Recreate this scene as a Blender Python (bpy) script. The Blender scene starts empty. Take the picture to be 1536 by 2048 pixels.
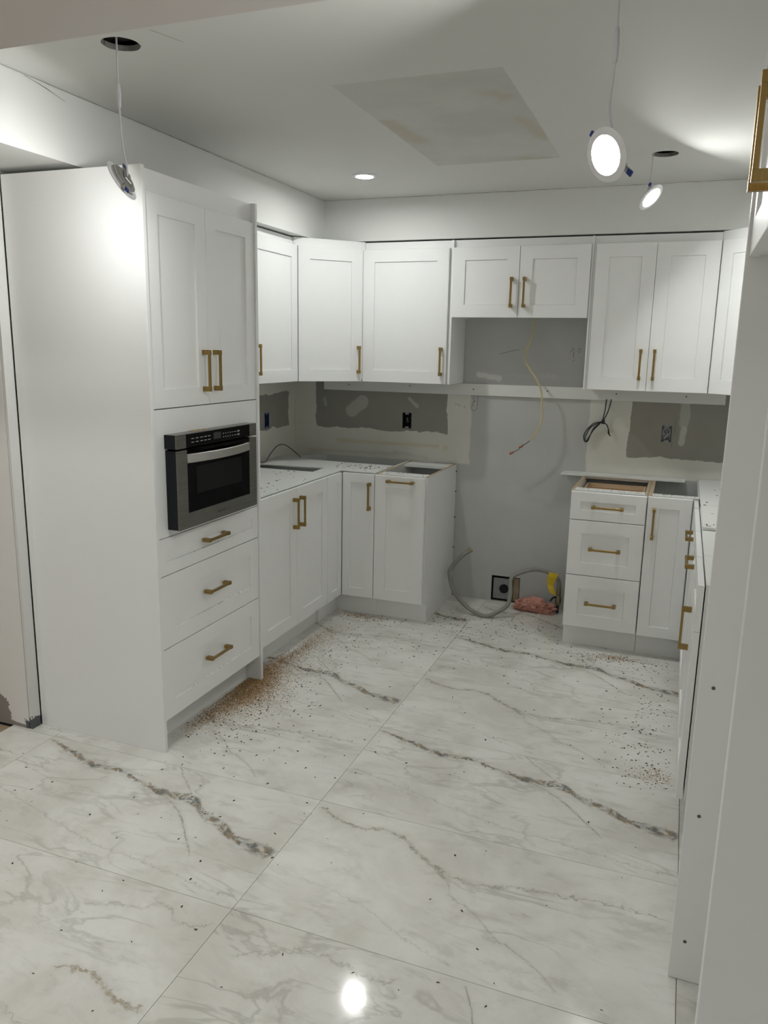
import bpy, bmesh, math, random
from mathutils import Vector, Matrix
S = bpy.context.scene
C = S.collection
random.seed(7)
PI = math.pi

# ------------------------------------------------------------------ camera
F_PX = 1560.54
yaw, pitch, roll = 0.3607, -0.2062, 0.0193
fw = Vector((-math.sin(yaw)*math.cos(pitch), math.cos(yaw)*math.cos(pitch), math.sin(pitch)))
r0 = Vector((math.cos(yaw), math.sin(yaw), 0)); u0 = r0.cross(fw)
rt = r0*math.cos(roll) + u0*math.sin(roll); up = -r0*math.sin(roll) + u0*math.cos(roll)
cam = bpy.data.objects.new('camera', bpy.data.cameras.new('camera')); C.objects.link(cam)
cam.data.sensor_fit = 'VERTICAL'; cam.data.sensor_height = 24.0
cam.data.lens = F_PX*24.0/2048.0; cam.data.clip_start = .02
M = Matrix((rt, up, -fw)).transposed().to_4x4(); M.translation = Vector((2.4689, -4.8041, 1.5906))
cam.matrix_world = M
S.camera = cam
# ------------------------------------------------------------------ world, exposure, lamp strength
w = bpy.data.worlds.new('world'); S.world = w; w.use_nodes = True
w.node_tree.nodes['Background'].inputs[0].default_value = (.02, .02, .02, 1)
w.node_tree.nodes['Background'].inputs[1].default_value = .3
S.view_settings.view_transform = 'Standard'; S.view_settings.look = 'None'
S.view_settings.gamma = 1; S.view_settings.use_curve_mapping = False
S.view_settings.exposure = 0.17
LAMP_ROOM = 430.0     # the one facing into the room
LAMP_SOFFIT = 470.0   # the one in front of the soffit
LAMP_DOWN = 330.0     # the one set in the ceiling
LAMP_ADDED = 520.0     # added downlights behind the camera, no such source seen
LAMP_BACK = 212.0     # the one turned to the oven cabinet
LAMP_COL = (.985, 1.0, .965)
try:
    S.cycles.max_bounces = 8; S.cycles.diffuse_bounces = 6
    S.cycles.sample_clamp_indirect = 4; S.cycles.blur_glossy = .6; S.cycles.use_adaptive_sampling = True; S.cycles.adaptive_threshold = .02
except Exception: pass

# ------------------------------------------------------------------ material helpers
class NT:
    def __init__(s, name):
        s.m = bpy.data.materials.new(name); s.m.use_nodes = True
        s.t = s.m.node_tree; s.n = s.t.nodes; s.b = s.n['Principled BSDF']
    def node(s, ty, **k):
        n = s.n.new(ty)
        for a, v in k.items(): setattr(n, a, v)
        return n
    def put(s, sock, v):
        if hasattr(v, 'links') or isinstance(v, bpy.types.NodeSocket): s.t.links.new(v, sock)
        elif isinstance(v, (tuple, list)) and len(v) == 3 and sock.type == 'RGBA': sock.default_value = (*v, 1)
        else: sock.default_value = v
    def math(s, op, a, b=0.0, c=None, clamp=False):
        n = s.node('ShaderNodeMath', operation=op, use_clamp=clamp)
        s.put(n.inputs[0], a); s.put(n.inputs[1], b)
        if c is not None: s.put(n.inputs[2], c)
        return n.outputs[0]
    def mix(s, fac, a, b):
        n = s.node('ShaderNodeMix', data_type='RGBA')
        s.put(n.inputs[0], fac); s.put(n.inputs[6], a); s.put(n.inputs[7], b)
        return n.outputs[2]
    def noise(s, scale, detail=4, rough=.55, vec=None, dist=0, out='Fac'):
        n = s.node('ShaderNodeTexNoise'); s.put(n.inputs['Scale'], scale); s.put(n.inputs['Detail'], detail)
        s.put(n.inputs['Roughness'], rough); s.put(n.inputs['Distortion'], dist)
        s.t.links.new(vec if vec is not None else s.coord(), n.inputs['Vector'])
        return n.outputs[out]
    def coord(s):
        if not hasattr(s, '_c'): s._c = s.node('ShaderNodeTexCoord').outputs['Object']
        return s._c
    def xyz(s, vec=None):
        n = s.node('ShaderNodeSeparateXYZ'); s.t.links.new(vec if vec is not None else s.coord(), n.inputs[0])
        return n.outputs
    def ramp(s, v, a, b):       # smoothstep from a to b
        n = s.node('ShaderNodeMapRange', interpolation_type='SMOOTHSTEP')
        s.put(n.inputs[0], v); s.put(n.inputs[1], a); s.put(n.inputs[2], b)
        return n.outputs[0]
    def bump(s, h, strength=.2, dist=.002):
        n = s.node('ShaderNodeBump'); s.put(n.inputs['Height'], h)
        n.inputs['Strength'].default_value = strength; n.inputs['Distance'].default_value = dist
        s.t.links.new(n.outputs[0], s.b.inputs['Normal'])
    def fin(s, col=None, rough=.5, metal=0, spec=.5, coat=0):
        if col is not None: s.put(s.b.inputs['Base Color'], col)
        s.put(s.b.inputs['Roughness'], rough); s.put(s.b.inputs['Metallic'], metal)
        s.b.inputs['Specular IOR Level'].default_value = spec; s.b.inputs['Coat Weight'].default_value = coat
        return s.m

def plain(name, col, rough=.5, metal=0, spec=.5, var=.04, nscale=12, bump=0, bscale=200):
    n = NT(name)
    f = n.noise(nscale, 3)
    a = tuple(max(0, c*(1-var)) for c in col); b = tuple(min(1, c*(1+var)) for c in col)
    if bump: n.bump(n.noise(bscale, 2), bump, .001)
    return n.fin(n.mix(f, a, b), rough, metal, spec)

def stretched(name, a, b, axis_scale, rough, metal=0, bump=0):
    n = NT(name)
    mp = n.node('ShaderNodeMapping'); n.t.links.new(n.coord(), mp.inputs[0]); mp.inputs['Scale'].default_value = axis_scale
    f = n.noise(1, 4, .6, mp.outputs[0], .4)
    if bump: n.bump(f, bump, .001)
    return n.fin(n.mix(n.ramp(f, .3, .7), a, b), rough, metal)

MAT = {}
MAT['cab'] = plain('cabinet_white_paint', (.86, .865, .86), .32, var=.012, bump=.02, bscale=60)
MAT['melamine'] = plain('white_melamine', (.74, .75, .73), .42, var=.02)
MAT['inside'] = plain('cabinet_interior', (.55, .56, .55), .5, var=.03)
MAT['brass'] = stretched('brushed_brass', (.29, .195, .070), (.36, .245, .09), (300, 300, 12), .36, 1.0)
MAT['steel'] = stretched('brushed_stainless', (.21, .205, .185), (.27, .265, .245), (8, 8, 400), .32, 1.0)
MAT['steel_handle'] = stretched('steel_handle_lightened', (.46, .455, .43), (.55, .545, .52), (8, 8, 400), .38, 1.0)  # lighter than the front steel: bright reflection on the handle put into the colour
MAT['blackglass'] = plain('black_glass', (.002, .0022, .0025), .05, spec=.07, var=.02)
MAT['window'] = plain('oven_window_glass', (.012, .013, .013), .10, spec=.08, var=.05)
MAT['blackplastic'] = plain('black_plastic', (.008, .009, .012), .35, spec=.25, var=.1)
MAT['display'] = plain('display_panel', (.035, .04, .042), .2, var=.05)
MAT['print'] = plain('pale_panel_print', (.30, .31, .32), .5)
MAT['logo'] = plain('dark_badge_print', (.03, .03, .028), .4)
MAT['chipboard'] = stretched('chipboard_edge', (.36, .27, .17), (.52, .42, .29), (90, 90, 90), .8)
MAT['wood'] = stretched('brown_drawer_wood', (.30, .155, .06), (.40, .22, .09), (6, 60, 30), .45)
MAT['wood_pale'] = stretched('pale_drawer_wood', (.52, .38, .24), (.62, .48, .32), (6, 60, 30), .5)
MAT['plywood'] = stretched('plywood_subfloor', (.30, .22, .14), (.40, .30, .20), (3, 40, 10), .7)
MAT['trimw'] = plain('white_lamp_trim', (.82, .82, .84), .4)
MAT['alu'] = plain('cast_aluminium', (.55, .55, .54), .38, 1.0, var=.06)
MAT['blue'] = plain('blue_clip', (.012, .03, .22), .4)
MAT['violet'] = plain('violet_lens_rim', (.30, .26, .75), .35)
MAT['cord'] = plain('grey_white_cord', (.62, .61, .64), .5)
MAT['cable_yellow'] = plain('cream_sheathed_cable', (.62, .54, .30), .5)
MAT['cable_black'] = plain('black_cable', (.02, .02, .023), .45)
MAT['cable_brown'] = plain('brown_cable', (.11, .085, .065), .5)
MAT['wirenut'] = plain('red_wire_nut', (.36, .10, .05), .5)
MAT['hose'] = plain('grey_coated_hose', (.27, .265, .24), .45, var=.12, nscale=40)
MAT['brassfit'] = plain('dull_brass_fitting', (.34, .30, .19), .42, .85, var=.15, nscale=60)
MAT['pipe'] = plain('dark_iron_pipe', (.10, .095, .08), .55, .5, var=.3, nscale=80)
MAT['yellow'] = plain('yellow_tag_plastic', (.72, .50, .015), .45, var=.1)
MAT['boxmetal'] = plain('galvanized_box', (.30, .31, .32), .5, .6, var=.4, nscale=45)
MAT['boxblue'] = plain('blue_box_plastic', (.01, .04, .16), .5)
MAT['dark'] = plain('dark_cavity', (.02, .019, .017), .9)
MAT['joist'] = plain('joist_space', (.035, .03, .024), .95, var=.4, nscale=20)
MAT['screw'] = plain('grey_screw', (.12, .12, .12), .5, .4)
MAT['pencil'] = plain('pencil_line', (.10, .10, .095), .8)
MAT['drycut'] = plain('cut_drywall_edge', (.24, .23, .21), .9, var=.3, nscale=60)
MAT['clear'] = plain('scratch_film', (.35, .4, .48), .2)

def lamp_mat(name, e):
    n = NT(name); n.fin((.9, .9, .9), .5)
    f = n.noise(30, 1)
    n.put(n.b.inputs['Emission Color'], n.mix(f, LAMP_COL, (LAMP_COL[0], 1.0, .975)))
    n.b.inputs['Emission Strength'].default_value = e
    return n.m
MAT['lens_room'] = lamp_mat('lit_lens_room', LAMP_ROOM)
MAT['lens_soffit'] = lamp_mat('lit_lens_soffit', LAMP_SOFFIT)
MAT['lens_back'] = lamp_mat('lit_lens_turned', LAMP_BACK)
MAT['lens_down'] = lamp_mat('lit_lens_ceiling', LAMP_DOWN)
MAT['lens_added'] = lamp_mat('lit_lens_added', LAMP_ADDED)

# pink insulation
n = NT('pink_insulation'); f = n.noise(35, 5, .7)
n.bump(n.noise(60, 5, .7), .7, .01); MAT['pink'] = n.fin(n.mix(f, (.50, .19, .14), (.85, .50, .42)), .95, 0, .1)
# painted drywall
def paint(name, col):
    n = NT(name); n.bump(n.noise(260, 2), .10, .0008)
    return n.fin(n.mix(n.noise(2.2, 4), tuple(c*.955 for c in col), col), .62, 0, .35)
MAT['paint'] = paint('white_wall_paint', (.80, .80, .78))
MAT['paint_cool'] = paint('soffit_paint', (.76, .765, .745))
MAT['beam'] = paint('beam_paint_tinted', (.60, .555, .53))  # white beam; pinkish tint of the exposure put into the colour

# a rectangle mask with ragged edges in (a, z)
def rect(n, a, z, a0, a1, z0, z1, amp=.02, scale=14, soft=.006, seed=0.0):
    mp = n.node('ShaderNodeMapping'); n.t.links.new(n.coord(), mp.inputs[0]); mp.inputs['Location'].default_value = (seed, seed*1.7, seed*.6)
    nz = n.math('MULTIPLY', n.math('SUBTRACT', n.noise(scale, 5, .6, mp.outputs[0]), .5), amp*2)
    d = n.math('MINIMUM', n.math('MINIMUM', n.math('SUBTRACT', a, a0), n.math('SUBTRACT', a1, a)),
               n.math('MINIMUM', n.math('SUBTRACT', z, z0), n.math('SUBTRACT', z1, z)))
    return n.ramp(n.math('ADD', d, nz), 0, soft)
def seg(n, a, z, p, q, r, soft=.012, amp=.012):   # capsule smear
    ax, az = p; bx, bz = q; L2 = (bx-ax)**2+(bz-az)**2
    da = n.math('SUBTRACT', a, ax); dz = n.math('SUBTRACT', z, az)
    t = n.math('DIVIDE', n.math('ADD', n.math('MULTIPLY', da, bx-ax), n.math('MULTIPLY', dz, bz-az)), L2, clamp=True)
    ex = n.math('SUBTRACT', da, n.math('MULTIPLY', t, bx-ax)); ez = n.math('SUBTRACT', dz, n.math('MULTIPLY', t, bz-az))
    d = n.math('SQRT', n.math('ADD', n.math('MULTIPLY', ex, ex), n.math('MULTIPLY', ez, ez)))
    if not hasattr(n, '_sn'): n._sn = n.math('SUBTRACT', n.noise(22, 3), .5)
    nz = n.math('MULTIPLY', n._sn, amp*2)
    return n.ramp(n.math('ADD', n.math('SUBTRACT', r, d), nz), 0, soft)
CREAM, CREAM2, TAPE = (.66, .645, .575), (.74, .735, .69), (.64, .55, .38)
DRY, OLD = (.28, .275, .245), (.53, .535, .52)
def wall_back_mat():
    n = NT('patched_back_wall'); c = n.xyz(); x, z = c[0], c[2]
    cl = n.noise(6, 5, .6); fine = n.noise(220, 3, .6)
    col = n.mix(cl, CREAM, CREAM2)
    old = n.mix(n.ramp(n.noise(3, 4), .3, .7), (.48, .485, .475), OLD)
    old = n.mix(n.math('MULTIPLY', fine, .25), old, (.62, .62, .61))
    col = n.mix(rect(n, x, z, 1.228, 1.958, -.5, 1.80, .02, 10), col, old)
    col = n.mix(rect(n, x, z, 1.0, 2.05, 1.36, 1.9, .004, 12, .006, 9), col, old)
    col = n.mix(rect(n, x, z, 1.0, 1.40, -.5, .884, .012, 12, .006, 2), col, old)
    col = n.mix(n.math('MULTIPLY', rect(n, x, z, 1.24, 1.95, 1.42, 1.47, .05, 8, .05, 5), .35), col, CREAM2)
    col = n.mix(n.math('MULTIPLY', seg(n, x, z, (1.27, 1.445), (1.40, 1.425), .022), .85), col, (.72, .72, .69))
    col = n.mix(n.math('MULTIPLY', seg(n, x, z, (1.29, 1.30), (1.42, 1.30), .02, .03), .4), col, (.62, .62, .60))
    dry = n.mix(n.noise(9, 4), DRY, (.32, .315, .285))
    g1 = rect(n, x, z, .15, 1.072, 1.066, 1.5, .034, 7, .005, 1)
    g2 = rect(n, x, z, 2.187, 3.3, .99, 1.5, .034, 6, .005, 3)
    col = n.mix(g1, col, dry); col = n.mix(g2, col, n.mix(n.noise(9, 4), (.30, .285, .25), (.34, .325, .29)))
    for p, q, r, s in (((.415, 1.185), (.49, 1.245), .048, .55), ((.215, 1.25), (.222, 1.215), .016, .5),
                       ((.82, 1.28), (.868, 1.232), .017, .55), ((2.484, 1.32), (2.486, 1.20), .032, .5),
                       ((2.487, 1.17), (2.479, 1.09), .022, .8)):
        col = n.mix(n.math('MULTIPLY', seg(n, x, z, p, q, r), s), col, (.58, .58, .54))
    col = n.mix(n.math('MULTIPLY', rect(n, x, z, .30, 1.03, .965, 1.0, .012, 9, .012, 4), .55), col, TAPE)
    col = n.mix(n.math('MULTIPLY', rect(n, x, z, 1.05, 1.09, .955, .995, .004, 9, .01, 4), .6), col, TAPE)
    col = n.mix(n.math('MULTIPLY', seg(n, x, z, (.10, .905), (.75, .915), .022, .03), .4), col, (.44, .42, .33))
    col = n.mix(n.math('MULTIPLY', seg(n, x, z, (.72, .93), (.95, .90), .018, .03), .4), col, (.42, .42, .42))
    col = n.mix(n.math('MULTIPLY', seg(n, x, z, (1.19, .90), (1.21, 1.02), .03, .03), .45), col, (.74, .74, .73))
    n.bump(n.math('ADD', fine, n.math('MULTIPLY', n.math('ADD', g1, g2), -1.2)), .18, .002)
    return n.fin(col, .75, 0, .25)
def wall_left_mat():
    n = NT('patched_left_wall'); c = n.xyz(); y, z = c[1], c[2]
    col = n.mix(n.noise(6, 5, .6), CREAM, CREAM2)
    g = rect(n, y, z, -.95, -.10, 1.07, 1.30, .05, 6, .006, 6)
    col = n.mix(g, col, n.mix(n.noise(9, 4), DRY, (.33, .325, .29)))
    col = n.mix(n.math('MULTIPLY', rect(n, y, z, -.03, .05, .9, 1.25, .012, 9, .01, 4), .5), col, TAPE)
    n.bump(n.noise(220, 3), .12, .001)
    return n.fin(col, .75, 0, .25)
def ceiling_mat():
    n = NT('ceiling_paint'); c = n.xyz(); x, y = c[0], c[1]
    base = n.mix(n.noise(2, 4), (.64, .64, .615), (.68, .68, .655))
    pm = rect(n, x, y, 1.268, 1.857, -2.216, -.995, .008, 7, .006, 2)
    patch = n.mix(n.ramp(n.noise(3, 4), .35, .65), (.535, .53, .50), (.595, .59, .56))
    for p, q, r in (((1.30, -1.75), (1.33, -1.45), .06), ((1.80, -1.65), (1.84, -1.35), .05), ((1.70, -1.03), (1.80, -1.0), .05), ((1.75, -1.98), (1.80, -1.92), .05)):
        patch = n.mix(n.math('MULTIPLY', seg(n, x, y, p, q, r, .05, .04), .6), patch, (.50, .44, .33))
    col = n.mix(pm, base, patch)
    col = n.mix(n.math('MULTIPLY', seg(n, x, y, (.985, -2.79), (1.02, -2.69), .006, .006, .004), .6), col, (.35, .30, .22))
    n.bump(n.math('ADD', n.noise(220, 2), n.math('MULTIPLY', pm, -2)), .12, .001)
    return n.fin(col, .7, 0, .3)
def wall_end_mat():
    n = NT('torn_wall_end'); c = n.xyz(); x, z = c[0], c[2]
    base = n.mix(n.noise(3, 4), (.76, .73, .71), (.80, .77, .75))
    m = n.math('MAXIMUM', rect(n, x, z, -.4, -.075, -.2, .13, .05, 15, .004, 3), rect(n, x, z, -.4, .02, -.2, .02, .03, 20, .004, 1))
    col = n.mix(m, base, (.27, .245, .225))
    col = n.mix(rect(n, x, z, .008, .2, -.1, .04, .03, 40, .004, 8), col, (.09, .10, .11))
    n.bump(n.noise(200, 2), .1, .001)
    return n.fin(col, .75, 0, .25)
def bead_mat():
    n = NT('torn_corner'); c = n.xyz(); y, z = c[1], c[2]
    m_ = rect(n, y, z, -3, 0, -1, .05, .045, 30, .003, 2)
    n.bump(n.noise(200, 2), .1, .001)
    return n.fin(n.mix(m_, n.mix(n.noise(4, 3), (.68, .68, .66), (.72, .72, .70)), (.10, .105, .11)), .7, 0, .3)
MAT['bead'] = bead_mat()
MAT['wall_back'] = wall_back_mat(); MAT['wall_left'] = wall_left_mat(); MAT['ceiling'] = ceiling_mat(); MAT['wall_end'] = wall_end_mat()

# ------------------------------------------------------------------ marble tile prints (u along x, v from the far joint)
TU, TV = 1.2025, .5985
def tile_mat(name, veins, seed, veil=.36):
    n = NT(name); mp = n.node('ShaderNodeMapping'); n.t.links.new(n.coord(), mp.inputs[0])
    mp.inputs['Location'].default_value = (seed*3.1, seed*1.3, seed)
    sv = mp.outputs[0]
    c = n.xyz(); x, y = c[0], c[1]
    w1 = n.math('SUBTRACT', n.noise(7, 4, .6, sv), .5); w2 = n.math('SUBTRACT', n.noise(34, 4, .65, sv), .5)
    nw = n.math('ADD', .55, n.math('MULTIPLY', n.noise(14, 2, .6, sv), 1.1)); nv = n.ramp(n.noise(20, 3, .7, sv), .42, .58)
    brk = n.ramp(n.noise(24, 4, .78, sv, .8), .40, .56)
    cloud = n.ramp(n.noise(3.2, 5, .62, sv, .6), .32, .68)
    col = n.mix(cloud, (.68, .66, .61), (.82, .81, .775))
    mp2 = n.node('ShaderNodeMapping'); n.t.links.new(sv, mp2.inputs[0]); mp2.inputs['Rotation'].default_value = (0, 0, .45); mp2.inputs['Scale'].default_value = (1.0, 2.8, 1)
    f1 = n.math('ABSOLUTE', n.math('SUBTRACT', n.noise(2.4, 5, .52, mp2.outputs[0], .6), .5))
    thin = n.math('MULTIPLY', n.math('SUBTRACT', 1, n.ramp(f1, 0, .030)), n.math('MULTIPLY', n.ramp(n.noise(2.2, 2, .5, sv), .42, .62), veil))
    col = n.mix(thin, col, (.34, .33, .29))
    blot = n.math('MULTIPLY', n.ramp(n.noise(5.5, 6, .7, mp2.outputs[0], .5), .50, .74), .42)
    col = n.mix(blot, col, (.43, .41, .36))
    speck = n.math('MULTIPLY', n.ramp(n.noise(60, 4, .75, sv), .60, .72), n.math('MULTIPLY', n.ramp(n.noise(5, 3, .6, sv), .5, .65), .30))
    col = n.mix(speck, col, (.40, .35, .28))
    un = n.math('DIVIDE', x, TU); v = n.math('DIVIDE', n.math('MULTIPLY', y, -1), TV)
    un2 = n.math('ADD', un, n.math('MULTIPLY', w2, .025))
    for pts, wd, dark, strength, colr in veins:
        fc = n.node('ShaderNodeFloatCurve'); cu = fc.mapping.curves[0]
        P = [(p[0]/TU, p[1]/TV) for p in pts]
        cu.points[0].location = P[0]; cu.points[1].location = P[-1]
        for p in P[1:-1]: cu.points.new(*p)
        fc.mapping.extend = 'HORIZONTAL'; fc.mapping.update()
        n.put(fc.inputs['Value'], un2)
        off = n.math('ADD', n.math('MULTIPLY', w1, .05), n.math('MULTIPLY', w2, .10))
        d = n.math('ABSOLUTE', n.math('ADD', n.math('SUBTRACT', v, fc.outputs[0]), off))
        fw_ = n.node('ShaderNodeFloatCurve'); cw = fw_.mapping.curves[0]
        W = [(p[0]/TU, p[2]*wd) for p in pts]
        cw.points[0].location = W[0]; cw.points[1].location = W[-1]
        for p in W[1:-1]: cw.points.new(*p)
        fw_.mapping.extend = 'HORIZONTAL'; fw_.mapping.update(); n.put(fw_.inputs['Value'], un)
        inr = n.math('MULTIPLY', n.ramp(un, P[0][0]-.012, P[0][0]+.012), n.math('SUBTRACT', 1, n.ramp(un, P[-1][0]-.012, P[-1][0]+.012)))
        wide = n.math('MULTIPLY', fw_.outputs[0], nw)
        m = n.math('SUBTRACT', 1, n.ramp(n.math('DIVIDE', d, wide), .35, 1.15))
        m = n.math('MULTIPLY', n.math('MULTIPLY', m, inr), n.math('MULTIPLY', n.math('ADD', .22, n.math('MULTIPLY', brk, .78)), strength))
        vc = n.mix(nv, dark, colr)
        halo = n.math('MULTIPLY', n.math('MULTIPLY', n.math('SUBTRACT', 1, n.ramp(n.math('DIVIDE', d, wide), .8, 4.5)), inr), .22*strength)
        col = n.mix(halo, col, (.46, .44, .39)); col = n.mix(m, col, vc)
    n.bump(n.noise(15, 2, .5, sv), .01, .001)
    return n.fin(col, n.math('ADD', .055, n.math('MULTIPLY', n.noise(9, 4, .6, sv), .05)), 0, .5)
GD, GB = (.15, .155, .15), (.30, .23, .15)
A1 = [(.02, .03, .2), (.18, .08, .5), (.29, .115, .55), (.43, .115, .35), (.53, .14, .35), (.68, .175, .8), (.78, .175, .9), (.885, .235, .75), (.965, .265, .9), (1.025, .30, .6), (1.095, .32, .9), (1.145, .33, 1.1), (1.2, .335, .9)]
A2 = [(.615, .0, .3), (.68, .06, .4), (.75, .13, .35), (.78, .17, .3)]
A3 = [(.70, .20, .6), (.76, .235, .6), (.845, .31, .5), (.92, .39, .4), (.96, .44, .2)]
A4 = [(.05, .36, .4), (.3, .42, .3), (.6, .50, .4), (.9, .53, .3), (1.18, .56, .4)]
A5 = [(.02, .19, .3), (.2, .25, .3), (.45, .27, .4), (.62, .34, .2)]
B1 = [(.015, .04, .5), (.11, .08, .6), (.19, .095, .5), (.266, .08, .4), (.332, .088, .6), (.40, .14, .8), (.488, .20, .9), (.544, .25, .8), (.56, .30, .4)]
B2 = [(.488, .195, .5), (.625, .23, .5), (.77, .195, .4), (.888, .182, .4), (1.03, .16, .3), (1.18, .17, .2)]
B3 = [(.56, .305, .5), (.657, .355, .4), (.724, .42, .5), (.84, .48, .4), (.917, .555, .4)]
B4 = [(.12, .40, .4), (.3, .43, .4), (.5, .52, .3), (.65, .57, .3)]
C1 = [(.80, .145, .4), (.85, .125, .5), (.95, .095, .4), (1.04, .055, .5), (1.09, .10, .6), (1.14, .098, .4), (1.2, .07, .3)]
C2 = [(.90, .355, .4), (.99, .345, .6), (1.05, .36, .9), (1.11, .38, .9), (1.167, .39, 1.0), (1.2, .38, .8)]
C3 = [(.05, .2, .4), (.3, .25, .4), (.55, .36, .4), (.80, .48, .4), (1.1, .55, .3)]
D1 = [(.10, .15, .4), (.18, .105, .5), (.28, .065, .4), (.385, .07, .7), (.465, .09, .5), (.535, .06, .3)]
D2 = [(.70, .02, .6), (.735, .09, .7), (.76, .20, .9), (.79, .28, .4)]
TILE = [tile_mat('marble_print_a', [(A4, .012, (.40,.39,.35), .5, (.44,.42,.37)), (A5, .010, (.40,.40,.38), .5, (.45,.44,.40)), (A3, .018, (.30,.31,.28), .75, (.36,.34,.28)), (A2, .012, (.28,.25,.21), .8, (.33,.28,.22)), (A1, .046, GD, .95, GB)], 0),
        tile_mat('marble_print_b', [(B4, .010, (.42,.41,.37), .45, (.45,.43,.38)), (B2, .018, (.33,.32,.27), .7, (.38,.35,.28)), (B3, .014, (.38,.37,.32), .6, (.42,.39,.33)), (B1, .024, (.30,.27,.21), .8, (.36,.32,.25))], 1.0, .40),
        tile_mat('marble_print_c', [(C3, .012, (.42,.41,.37), .5, (.45,.43,.38)), (C1, .020, (.40,.39,.35), .6, (.44,.42,.36)), (C2, .016, (.33,.27,.18), .8, (.46,.40,.30))], 2.3, .40),
        tile_mat('marble_print_d', [(D1, .020, (.40,.39,.35), .6, (.44,.42,.36)), (D2, .014, (.26,.25,.21), .75, (.34,.31,.25))], 3.7, .40)]
MAT['grout'] = plain('beige_grout', (.44, .39, .31), .85, var=.1)

# ------------------------------------------------------------------ mesh helpers
def box(bm, x0, x1, y0, y1, z0, z1, bev=0.0):
    g = bmesh.ops.create_cube(bm, size=1)
    for v in g['verts']:
        v.co = Vector(((x0+x1)/2+v.co.x*(x1-x0), (y0+y1)/2+v.co.y*(y1-y0), (z0+z1)/2+v.co.z*(z1-z0)))
    if bev:
        es = list({e for v in g['verts'] for e in v.link_edges})
        bmesh.ops.bevel(bm, geom=es, offset=bev, segments=1, affect='EDGES', profile=.5)
    return bm
def bx(*a, bev=0.0): return box(bmesh.new(), *a, bev=bev)
def prism(poly, z0, z1, bm=None):
    bm = bm or bmesh.new()
    lo = [bm.verts.new((x, y, z0)) for x, y in poly]; hi = [bm.verts.new((x, y, z1)) for x, y in poly]
    bm.faces.new(hi); bm.faces.new(lo[::-1])
    for i in range(len(poly)):
        j = (i+1) % len(poly); bm.faces.new((lo[i], lo[j], hi[j], hi[i]))
    bmesh.ops.recalc_face_normals(bm, faces=bm.faces)
    return bm
def smooth_path(pts, k=6):
    P = [Vector(p) for p in pts]; out = []
    for i in range(len(P)-1):
        a, b, c, d = P[max(i-1, 0)], P[i], P[i+1], P[min(i+2, len(P)-1)]
        for s in range(k):
            t = s/k
            out.append(.5*((2*b)+(c-a)*t+(2*a-5*b+4*c-d)*t*t+(3*b-a-3*c+d)*t**3))
    out.append(P[-1]); return out
def tube(pts, r, seg_n=8, bm=None, k=6, rfun=None):
    bm = bm or bmesh.new(); P = smooth_path(pts, k) if k > 1 else [Vector(p) for p in pts]
    prev = None; rings = []
    for i, p in enumerate(P):
        t = (P[min(i+1, len(P)-1)]-P[max(i-1, 0)]).normalized()
        if prev is None:
            a = Vector((0, 0, 1)) if abs(t.z) < .9 else Vector((1, 0, 0)); nrm = t.cross(a).normalized()
        else:
            nrm = (prev - t*prev.dot(t)).normalized()
        prev = nrm; bn = t.cross(nrm)
        rr = r if rfun is None else rfun(i/(len(P)-1))*r
        rings.append([bm.verts.new(p+(nrm*math.cos(q)+bn*math.sin(q))*rr) for q in [2*PI*s/seg_n for s in range(seg_n)]])
    for A, B in zip(rings, rings[1:]):
        for s in range(seg_n):
            f = bm.faces.new((A[s], A[(s+1) % seg_n], B[(s+1) % seg_n], B[s])); f.smooth = True
    bm.faces.new(rings[0][::-1]); bm.faces.new(rings[-1])
    return bm
def lathe(prof, seg_n=40, bm=None):          # closed profile [(r, z)], around z
    bm = bm or bmesh.new(); rings = []
    for r, z in prof:
        rings.append([bm.verts.new((r*math.cos(2*PI*s/seg_n), r*math.sin(2*PI*s/seg_n), z)) for s in range(seg_n)] if r > 1e-6 else [bm.verts.new((0, 0, z))])
    for A, B in zip(rings, rings[1:]):
        for s in range(seg_n):
            a = [A[s % len(A)], A[(s+1) % len(A)], B[(s+1) % len(B)], B[s % len(B)]]
            q = []
            for v in a:
                if v not in q: q.append(v)
            if len(q) > 2: bm.faces.new(q)
    bmesh.ops.recalc_face_normals(bm, faces=bm.faces)
    return bm
def holed(outer, holes, to3):                # flat sheet with holes; to3 maps (a, b) to a point
    bm = bmesh.new(); es = []
    for loop in [outer]+holes:
        vs = [bm.verts.new((a, b, 0)) for a, b in loop]
        es += [bm.edges.new((vs[i], vs[(i+1) % len(vs)])) for i in range(len(vs))]
    bmesh.ops.triangle_fill(bm, use_beauty=True, use_dissolve=False, edges=es, normal=(0, 0, 1))
    for v in bm.verts: v.co = Vector(to3(v.co.x, v.co.y))
    return bm
def circ(x, y, r, k=40, wob=0): return [(x+(r+wob*math.sin(5*i))*math.cos(2*PI*i/k), y+(r+wob*math.cos(7*i))*math.sin(2*PI*i/k)) for i in range(k)]
def rc(a0, a1, b0, b1): return [(a0, b0), (a1, b0), (a1, b1), (a0, b1)]

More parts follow.
